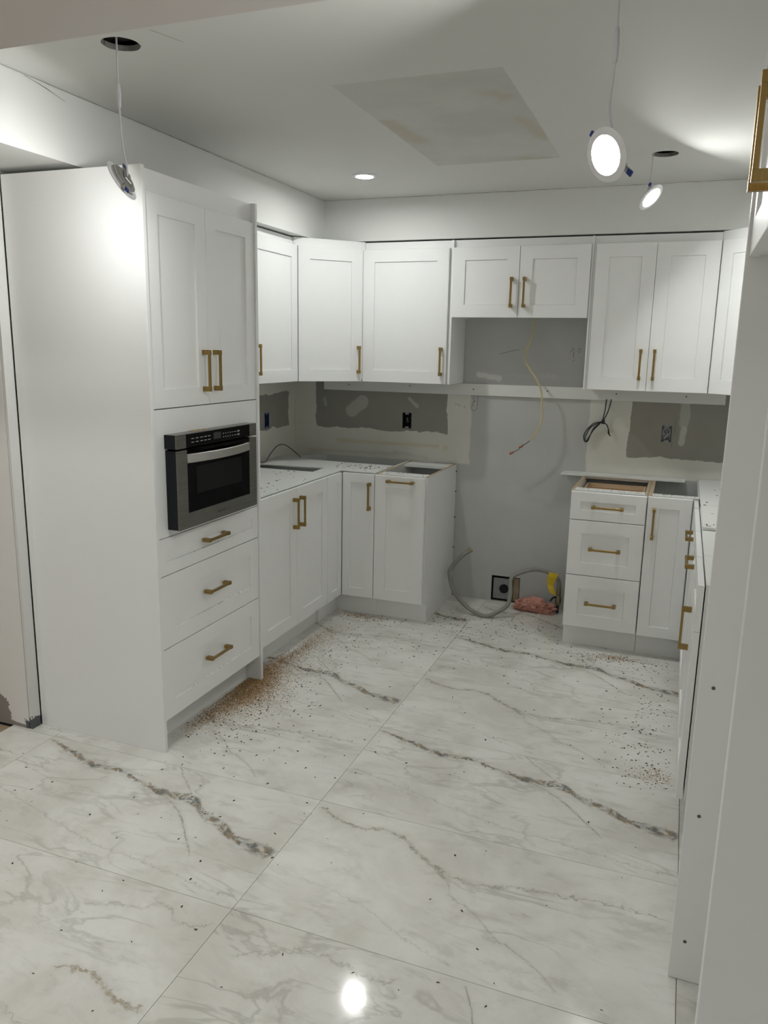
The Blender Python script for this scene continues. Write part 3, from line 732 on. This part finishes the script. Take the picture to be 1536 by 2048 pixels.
def hanging(label, hole, ctr, nvec, down, conn, sway, lens='lens'):
    root = thing('hanging_downlight', label, 'lamp', ctr, 0, 'downlights hanging from ceiling holes on their cords')
    # the head is a mesh part: the housing; lens, trim and clips are its pieces
    hd = obj('housing', lathe([(0, .004), (.049, .004), (.048, .009), (.043, .011), (.043, .0145), (.031, .0165), (.031, .020), (0, .020), (0, .004)], 48), 'alu', root); aim(hd, nvec, down, ctr)
    lamp_body(hd, lens)
    for a in (0, PI):
        bm = bmesh.new()
        box(bm, .044, .054, -.010, .010, .005, .017); box(bm, .050, .071, -.0075, .0075, .0145, .0165)
        bm.transform(Matrix.Rotation(a, 4, 'Z')); obj('spring_bracket', bm, 'alu', hd)
        bm = bmesh.new(); box(bm, .063, .079, -.007, .007, .0125, .0185, bev=.001); bm.transform(Matrix.Rotation(a, 4, 'Z')); obj('clip', bm, 'blue', hd)
    bm = bmesh.new(); box(bm, -.026, .026, -.014, .014, .020, .0255, bev=.002)
    for a in range(4): box(bm, .036*math.cos(a*PI/2+.7)-.003, .036*math.cos(a*PI/2+.7)+.003, .036*math.sin(a*PI/2+.7)-.003, .036*math.sin(a*PI/2+.7)+.003, .014, .017)
    obj('driver_plate', bm, 'alu', hd)
    c = Vector(ctr); n_ = Vector(nvec).normalized()
    back = c - n_*.022 + Vector(sway[3:6]) if len(sway) > 3 else c - n_*.022
    hx, hy = hole
    if conn:
        mid1 = Vector((c.x+sway[0], c.y+sway[1], conn[0])); mid2 = Vector((c.x+sway[0]*1.1, c.y+sway[1], conn[1]))
        pts = [Vector((hx, hy, CZ+.05)), Vector((hx, hy, CZ-.01)), mid1, mid2, Vector((c.x+sway[2], c.y, (conn[1]*.5+c.z*.5))), back+Vector((0, 0, .03)), back]
        cn = tube([mid1-c+Vector((0, 0, .004)), (mid1*.6+mid2*.4)-c, (mid1*.4+mid2*.6)-c, mid2-c-Vector((0, 0, .004))], .0070, 10, k=5, rfun=lambda t: .66+.44*math.sin(PI*min(1, max(0, t)))**.5*(1 if t < .55 else .75))
        obj('connector', cn, 'cord', root)
    else:
        pts = [Vector((hx, hy, CZ+.05)), Vector((hx, hy, CZ)), Vector((hx-.002, hy, (CZ+c.z)/2)), back+Vector((0, 0, .03)), back]
    obj('cord', tube([p-c for p in pts], .0029, 8, k=8), 'cord', root)
    return root
hanging('hanging downlight turned to the oven cabinet, showing its aluminium back', (.822, -2.735), (.813, -2.73, 2.075), (-.835, -.20, -.51), (.1, 1), (2.342, 2.283), (.004, 0, .010), 'lens_back')
hanging('hanging lit downlight facing into the room, on a cord beyond the refrigerator cabinet', (2.245, -2.73), (2.242, -2.73, 2.058), (-.611, -.708, -.35), (.7, .72), (2.332, 2.264), (.004, 0, .000), 'lens_room')
hanging('hanging lit downlight in front of the soffit over the two-door wall cabinet', (2.248, -.945), (2.253, -.94, 2.272), (.69, -.31, -.65), (-.1, 1), None, (.004, 0, .004), 'lens_soffit')
def recessed(label, x, y, mat, group=None):
    t = thing('recessed_downlight', label, 'lamp', (x, y, CZ-.0045), 0, group); lamp_body(t, mat)
recessed('lit recessed downlight set flush in the kitchen ceiling', *DOWN, 'lens_down')
for (x, y), lb_ in zip(ADDED_REAR, ('added unseen downlight closest to the dropped beam', 'added unseen downlight above the plywood subfloor', 'added unseen downlight near the rear wall, away from the long side wall', 'added unseen downlight near the rear wall and the long side wall')): recessed(lb_, x, y, 'lens_added', 'added unseen downlights beyond the beam')

# ------------------------------------------------------------------ outlet boxes
def outlet(label, loc, rz, w_, h_, kind):
    t = thing('outlet_box', label, 'outlet box', loc, rz)   # local x along wall, y into the wall, front at 0
    bm = bmesh.new(); th = .003
    a = dict(steel='boxmetal', blue='boxblue', black='blackplastic')[kind]
    box(bm, 0, th, .001, .05, 0, h_); box(bm, w_-th, w_, .001, .05, 0, h_); box(bm, th, w_-th, .001, .05, 0, th); box(bm, th, w_-th, .001, .05, h_-th, h_); box(bm, th, w_-th, .047, .05, th, h_-th)
    obj('box', bm, a, t)
    bm = bmesh.new()
    for s in (0, 1): box(bm, w_*.3, w_*.7, -.0005, .0015, s*(h_-.014)+.002, s*(h_-.014)+.012)
    obj('screw_tab', bm, 'boxmetal', t)
    if kind == 'steel':
        obj('ring', lathe([(.016, 0), (.0225, 0), (.0225, .004), (.016, .004), (.016, 0)], 24), 'boxmetal', t, (w_/2, .012, h_*.6), (PI/2, 0, 0))
        obj('wire', tube([(w_*.4, .03, h_*.7), (w_*.6, .012, h_*.45), (w_*.35, .01, h_*.25), (w_*.5, .035, h_*.15)], .0028, 6), 'cord', t)
    else:
        for i in range(3):
            obj('wire', tube([(w_*(.25+.2*i), .045, h_*.15), (w_*(.7-.15*i), .012, h_*.4), (w_*(.3+.2*i), .01, h_*.65), (w_*.5, .04, h_*.85)], .0028, 6), 'cable_black' if i != 1 or kind == 'blue' else 'alu', t)
    return t
outlet('open black outlet box in grey drywall under the wide single-door wall cabinet', (.773, 0, 1.087), 0, .061, .101, 'black')
outlet('open metal outlet box with a round ring in drywall above the corner base cabinet', (2.365, 0, 1.09), 0, .061, .099, 'steel')
outlet('open blue outlet box in the wall beside the oven cabinet', (0, -.434, 1.08), ROTL, .057, .097, 'blue')
# cooker outlet low on the wall
t = thing('cooker_outlet_box', 'grey metal outlet box with a round black socket low on the wall', 'outlet box', (1.412, 0, .004), 0)
bm = bmesh.new(); box(bm, 0, .004, .001, .06, 0, .166); box(bm, .18, .184, .001, .06, 0, .166); box(bm, 0, .184, .001, .06, .162, .166); box(bm, 0, .184, .001, .06, 0, .004); box(bm, 0, .184, .056, .06, 0, .166)
obj('box', bm, 'dark', t)
bm = bmesh.new(); box(bm, .010, .128, .008, .012, .010, .150, bev=.002)
obj('cover_plate', bm, 'boxmetal', t)
obj('socket', lathe([(0, -.004), (.026, -.004), (.029, 0), (.029, .012), (0, .012), (0, -.004)], 28), 'blackplastic', t, (.083, .008, .083), (PI/2, 0, 0))
obj('socket_ring', lathe([(.029, -.001), (.033, 0), (.033, .006), (.029, .006), (.029, -.001)], 28), 'boxmetal', t, (.083, .010, .083), (PI/2, 0, 0))
obj('stud', bx(.140, .178, .012, .05, .004, .160), 'plywood', t)
obj('bracket', bx(.128, .140, .006, .03, .006, .155), 'pipe', t)

# ------------------------------------------------------------------ gas hose, insulation
t = thing('gas_hose', 'grey flexible gas hose with a yellow tag looping from a pipe in the cooker gap', 'hose', (1.852, -.075, 0))
o0 = Vector((1.852, -.075, 0))
hp = [(1.855,-.078,.165),(1.846,-.085,.215),(1.79,-.1,.259),(1.699,-.13,.274),(1.606,-.17,.244),(1.576,-.2,.213),(1.586,-.24,.132),(1.573,-.29,.067),(1.487,-.345,.0150),(1.431,-.35,.0138),(1.339,-.33,.044),(1.24,-.28,.116),(1.19,-.22,.212),(1.203,-.19,.26),(1.241,-.16,.31),(1.283,-.135,.343)]
L_ = lambda pts: [Vector(p)-o0 for p in pts]
obj('hose', tube(L_(hp), .0128, 12, k=8), 'hose', t)
def fit(pts, r, prof, mat, nm): obj(nm, tube(L_(pts), r, 10, k=5, rfun=prof), mat, t)
fit([(1.276, -.138, .338), (1.300, -.125, .358)], .0155, lambda q: .75+.35*q, 'brassfit', 'end_fitting')
fit([(1.852, -.075, .001), (1.853, -.075, .055)], .010, lambda q: 1, 'pipe', 'riser_pipe')
fit([(1.853, -.075, .050), (1.854, -.076, .075), (1.854, -.076, .118)], .0165, lambda q: .7+.5*math.sin(PI*min(.999, q)), 'brassfit', 'valve')
fit([(1.854, -.076, .115), (1.855, -.078, .150), (1.855, -.079, .172)], .0148, lambda q: 1.0 if q < .45 else .88, 'brassfit', 'union_nut')
fit([(1.848, -.078, .100), (1.825, -.088, .098), (1.807, -.098, .075)], .006, lambda q: 1, 'cable_black', 'valve_lever')
bm = bmesh.new(); prev = None
for i, (cx, cz, hw) in enumerate(((1.822, .262, .028), (1.815, .235, .026), (1.806, .205, .021), (1.806, .180, .018), (1.815, .155, .020), (1.826, .128, .018))):
    y_ = -.118-.004*math.sin(i*1.7)
    ring = [bm.verts.new(Vector(p)-o0) for p in ((cx-hw, y_, cz+.006), (cx+hw, y_+.006, cz-.006), (cx+hw, y_+.0075, cz-.006), (cx-hw, y_+.0015, cz+.006))]
    if prev:
        for s in range(4): bm.faces.new((prev[s], prev[(s+1) % 4], ring[(s+1) % 4], ring[s]))
    else: bm.faces.new(ring)
    prev = ring
bm.faces.new(prev); bmesh.ops.recalc_face_normals(bm, faces=bm.faces); obj('tag', bm, 'yellow', t)
bm = bmesh.new(); bmesh.ops.create_icosphere(bm, subdivisions=6, radius=1)
for v in bm.verts:
    p = v.co.copy(); k_ = 1+.36*mnoise.noise(p*2.1+Vector((3, 1, 7)))-.42*abs(mnoise.noise(p*4.1+Vector((1, 5, 2))))-.26*abs(mnoise.noise(p*9.0))+.22
    v.co = Vector((p.x*.115*k_, p.y*.048*k_, .036+p.z*.042*k_+.012*math.sin(p.x*3.4+2)+.008*mnoise.noise(p*6)))
    v.co.z = max(v.co.z, .0008)
for f in bm.faces: f.smooth = True
tag(obj('insulation_scrap', bm, 'pink', None, (1.715, -.115, 0)), 'crumpled scrap of pink insulation lying on the tiles beside the gas pipe', 'insulation')

# ------------------------------------------------------------------ cables
t = thing('hood_cable', 'cream electrical cable dangling below the short wall cabinet over the cooker gap', 'cable', (1.608, -.06, 1.775))
o1 = Vector((1.608, -.06, 1.775))
yc = [(1.608,-.05,1.800),(1.608,-.06,1.775),(1.603,-.07,1.70),(1.580,-.085,1.62),(1.566,-.09,1.555),(1.575,-.095,1.525),(1.610,-.11,1.48),(1.652,-.12,1.425),(1.680,-.12,1.36),(1.688,-.12,1.28),(1.694,-.12,1.20),(1.672,-.12,1.13),(1.630,-.12,1.065)]
obj('sheath', tube([Vector(p)-o1 for p in yc], .0055, 8, k=6), 'cable_yellow', t)
obj('wire', tube([Vector(p)-o1 for p in [(1.636,-.12,1.075),(1.61,-.122,1.05),(1.583,-.122,1.035),(1.565,-.12,1.01),(1.545,-.12,.998),(1.525,-.12,.988)]], .0022, 6), 'cable_black', t)
obj('wire', tube([Vector(p)-o1 for p in [(1.634,-.12,1.07),(1.60,-.118,1.04),(1.578,-.118,1.028)]], .002, 6), 'cord', t)
obj('wire_nut', tube([Vector(p)-o1 for p in [(1.536,-.12,.992),(1.512,-.12,.980)]], .0075, 10, k=4, rfun=lambda q: .75+.3*q), 'wirenut', t)
obj('wire_nut', tube([Vector(p)-o1 for p in [(1.592,-.12,1.036),(1.567,-.121,1.020)]], .0065, 10, k=4, rfun=lambda q: .75+.3*q), 'wirenut', t)
t = thing('coiled_cable', 'black cable tied in a loose coil hanging below the long wall board', 'cable', (2.06, -.03, 1.318))
o2 = Vector((2.06, -.03, 1.318))
def ct(pts, r=.0032): obj('strand', tube([Vector(p)-o2 for p in pts], r, 6), 'cable_black', t)
ct([(2.047,-.012,1.33),(2.047,-.026,1.31),(2.044,-.03,1.26),(2.034,-.03,1.205),(2.022,-.03,1.188)])
ct([(2.073,-.012,1.33),(2.073,-.026,1.31),(2.060,-.03,1.25),(2.040,-.03,1.205),(2.026,-.03,1.188)])
ct([(2.022,-.03,1.188),(1.985,-.032,1.172),(1.945,-.034,1.135),(1.934,-.034,1.098),(1.945,-.034,1.070),(1.965,-.034,1.095),(1.985,-.034,1.150),(2.02,-.032,1.185)])
ct([(2.024,-.034,1.19),(1.975,-.036,1.162),(1.950,-.038,1.12),(1.942,-.038,1.092),(1.952,-.038,1.078),(1.972,-.038,1.115),(2.0,-.036,1.165),(2.03,-.032,1.19)])
ct([(2.026,-.028,1.192),(1.98,-.03,1.178),(1.936,-.03,1.12),(1.938,-.03,1.075),(1.958,-.03,1.075),(1.978,-.03,1.13),(2.02,-.03,1.18)])
ct([(2.028,-.03,1.192),(2.055,-.032,1.182),(2.070,-.034,1.155),(2.073,-.034,1.128),(2.088,-.034,1.112)])
ct([(2.030,-.03,1.190),(2.060,-.034,1.178),(2.074,-.036,1.145),(2.080,-.036,1.120)])
obj('tie', bx(-.030, -.012, -.012, .006, -.137, -.112, bev=.003), 'cable_black', t)
tag(obj('loose_cable', tube([(.055,-.63,.892),(.075,-.56,.892),(.075,-.50,.93),(.08,-.42,.972),(.10,-.36,.975),(.14,-.325,.94),(.192,-.310,.894)], .0032, 6), 'cable_brown'), 'thin brown cable arching over the white board on the corner cabinet', 'cable')

# ------------------------------------------------------------------ pencil marks on the wall
wb = bpy.data.objects['wall_back']
def stroke(pts, r=.0009): obj('pencil_mark', tube([(x, -.0003, z) for x, z in pts], r, 4, k=4), 'pencil', wb)
stroke([(1.227, 1.316), (1.225, 1.27), (1.230, 1.235), (1.248, 1.220), (1.264, 1.235), (1.269, 1.27), (1.268, 1.316)])
stroke([(1.247, 1.302), (1.236, 1.296), (1.240, 1.286), (1.247, 1.290)]); stroke([(1.236, 1.270), (1.252, 1.283)], .0016); stroke([(1.238, 1.265), (1.238, 1.247)], .0014)
for pts in ([(1.118, 1.268), (1.123, 1.264)], [(1.122, 1.256), (1.130, 1.254), (1.128, 1.262)], [(1.138, 1.250), (1.143, 1.260), (1.147, 1.246)], [(1.155, 1.258), (1.153, 1.246), (1.160, 1.246)], [(1.186, 1.250), (1.180, 1.242), (1.188, 1.236), (1.190, 1.246)]): stroke(pts, .0007)
stroke([(1.392, 1.572), (1.44, 1.585), (1.49, 1.598), (1.513, 1.600)], .0010)
stroke([(1.818, 1.590), (1.836, 1.617), (1.838, 1.560)], .0009); stroke([(1.862, 1.612), (1.875, 1.614), (1.874, 1.594), (1.862, 1.594), (1.862, 1.612)], .0009); stroke([(1.832, 1.538), (1.85, 1.548)], .0008)
stroke([(2.440, 1.235), (2.437, 1.150)], .0007); stroke([(2.430, 1.088), (2.428, 1.062)], .0007)

# ------------------------------------------------------------------ debris
def flakes(name, pts, mats, size, label, cat, seed, thick=.5):
    rnd = random.Random(seed); V, Fc, MI = [], [], []
    for (x, y, z) in pts:
        a = rnd.uniform(0, PI); l = rnd.uniform(*size); w2 = l*rnd.uniform(.3, .7); h = l*thick*rnd.uniform(.3, .8)
        ca, sa = math.cos(a), math.sin(a); b = len(V)
        for dx, dy, dz in ((-l, -w2*.6, 0), (l, -w2, 0), (l*.8, w2, 0), (-l*.7, w2*.8, 0), (-l*.5, 0, h), (l*.5, 0, h)):
            V.append((x+(dx*ca-dy*sa)/2, y+(dx*sa+dy*ca)/2, z+dz))
        for f in ((3, 2, 1, 0), (0, 1, 5, 4), (2, 3, 4, 5), (1, 2, 5), (3, 0, 4)): Fc.append([b+i for i in f]); MI.append(len(MI) and 0)
    me = bpy.data.meshes.new(name); me.from_pydata(V, [], Fc)
    for m_ in mats: me.materials.append(m_)
    k_ = 0
    for i in range(len(pts)):
        mi = rnd.randrange(len(mats))
        for _ in range(5): me.polygons[k_].material_index = mi; k_ += 1
    o = bpy.data.objects.new(name, me); C.objects.link(o); tag(o, label, cat); o['kind'] = 'stuff'; return o
dk = [plain('dark_chip', (.035, .026, .018), .8), plain('brown_chip', (.10, .06, .03), .8), plain('grey_chip', (.06, .055, .05), .8)]
sw = [plain('sawdust_brown', (.33, .19, .065), .9), plain('sawdust_tan', (.46, .30, .14), .9), plain('sawdust_dark', (.16, .09, .03), .9)]
rg = random.gauss; ru = random.uniform
def ok(x, y):
    if y > -2.46 and y < -1.667 and x < .60: return False
    if y >= -1.667 and x < .575: return False
    if y > -.57 and (x < 1.155 or x > 1.945): return False
    if y > -.03 or x > 2.56 and y > -2.2 : return False
    return True
saw = []
while len(saw) < 24000:
    s = random.random()
    y = -2.22+1.1*s + rg(0, .05); x = .655 + rg(0, .022+.035*math.sin(PI*min(1, s*1.2))) + (.02*math.sin(y*9)) + (abs(rg(0, .09)) if random.random() < .22 else 0)
    if random.random() > .10+.90*math.exp(-((s-.42)/.20)**2): continue
    if ok(x, y): saw.append((x, y, 0))
for _ in range(900):
    x, y = rg(.70, .045), rg(-1.02, .13)
    if ok(x, y): saw.append((x, y, 0))
for cx, cy, sx, sy, k_ in ((.75, -.63, .08, .025, 900), (2.25, -.70, .06, .02, 700), (2.50, -1.88, .04, .04, 400), (1.28, -.25, .03, .04, 70), (1.50, -.38, .05, .03, 60), (.9, -.64, .05, .02, 60)):
    for _ in range(k_):
        x, y = rg(cx, sx), rg(cy, sy)
        if ok(x, y): saw.append((x, y, 0))
flakes('sawdust', saw, sw, (.0016, .0058), 'brown sawdust swept along the foot of the oven cabinet', 'sawdust', 3)
ch = []
for cx, cy, sx, sy, k_ in ((.80, -2.1, .10, .16, 130), (.78, -1.6, .12, .25, 110), (.82, -1.0, .12, .2, 70), (.80, -.66, .12, .03, 70), (1.3, -.48, .18, .12, 130), (1.7, -.45, .17, .12, 120), (1.62, -.75, .3, .16, 60),
                        (2.25, -.73, .18, .05, 130), (2.45, -.95, .09, .16, 70), (2.47, -1.35, .07, .16, 70), (2.46, -1.75, .08, .12, 80), (2.36, -1.6, .08, .15, 30), (1.05, -2.2, .25, .3, 45), (1.1, -1.0, .2, .2, 50)):
    for _ in range(k_):
        x, y = rg(cx, sx), rg(cy, sy)
        if ok(x, y): ch.append((x, y, 0))
for _ in range(240):
    x, y = ru(.1, 2.55), ru(-3.9, -.3)
    if ok(x, y) and not (y > -2.5 and x < .62): ch.append((x, y, 0))
flakes('wood_chips', ch, dk, (.0045, .013), 'dark wood chips scattered over the marble floor tiles', 'debris', 4, .35)
tp = []
for _ in range(64):
    x, y = ru(.10, .605), ru(-1.58, -.79)
    tp.append((x, y, .8826))
for _ in range(70):
    x, y = rg(.66, .11), rg(-.45, .08)
    if .5 < x < .825 and -.60 < y < -.31: tp.append((x, y, .8826))
flakes('wood_chips', tp, dk, (.005, .017), 'dark wood chips on the white cut-out board', 'debris', 5, .35)
tp = []
for _ in range(50):
    x, y = ru(2.60, 2.95), ru(-1.35, -.08)
    tp.append((x, y, .8893))
flakes('wood_chips', tp, dk, (.004, .016), 'dark wood chips on the white boards behind the drawer row', 'debris', 6, .35)
tp = [(ru(.86, 1.13), ru(-.60, -.51), .8766) for _ in range(26)]+[(ru(1.98, 2.32), ru(-.60, -.54), .8766) for _ in range(30)]+[(ru(2.37, 2.58), ru(-.60, -.55), .8766) for _ in range(25)]
flakes('wood_chips', tp, dk, (.003, .009), 'dark wood chips on the front rails of the open base cabinets', 'debris', 8, .35)

# dust caught on the ledges of the oven cabinet's drawer fronts
ld = []
for zb, k_ in ((.4194, 90), (.1217, 90), (.7146, 40)):
    fr_ = .05 if zb > .7 else .070
    for _ in range(k_): ld.append((.6588+ru(0, .003), rg(-2.02, .17), zb+g_+fr_+.0002))
ld = [p for p in ld if -2.37 < p[1] < -1.76]
flakes('sawdust', ld, sw, (.0015, .006), 'fine wood dust caught on the drawer ledges of the oven cabinet', 'sawdust', 9)
for z in (.83, .70, .53, .33):
    nl = bmesh.new(); bmesh.ops.create_cone(nl, cap_ends=True, segments=10, radius1=.005, radius2=.004, depth=.006)
    obj('screw', nl, 'cable_black', N_, (wN+.0028, -.010, z), (0, PI/2, 0))
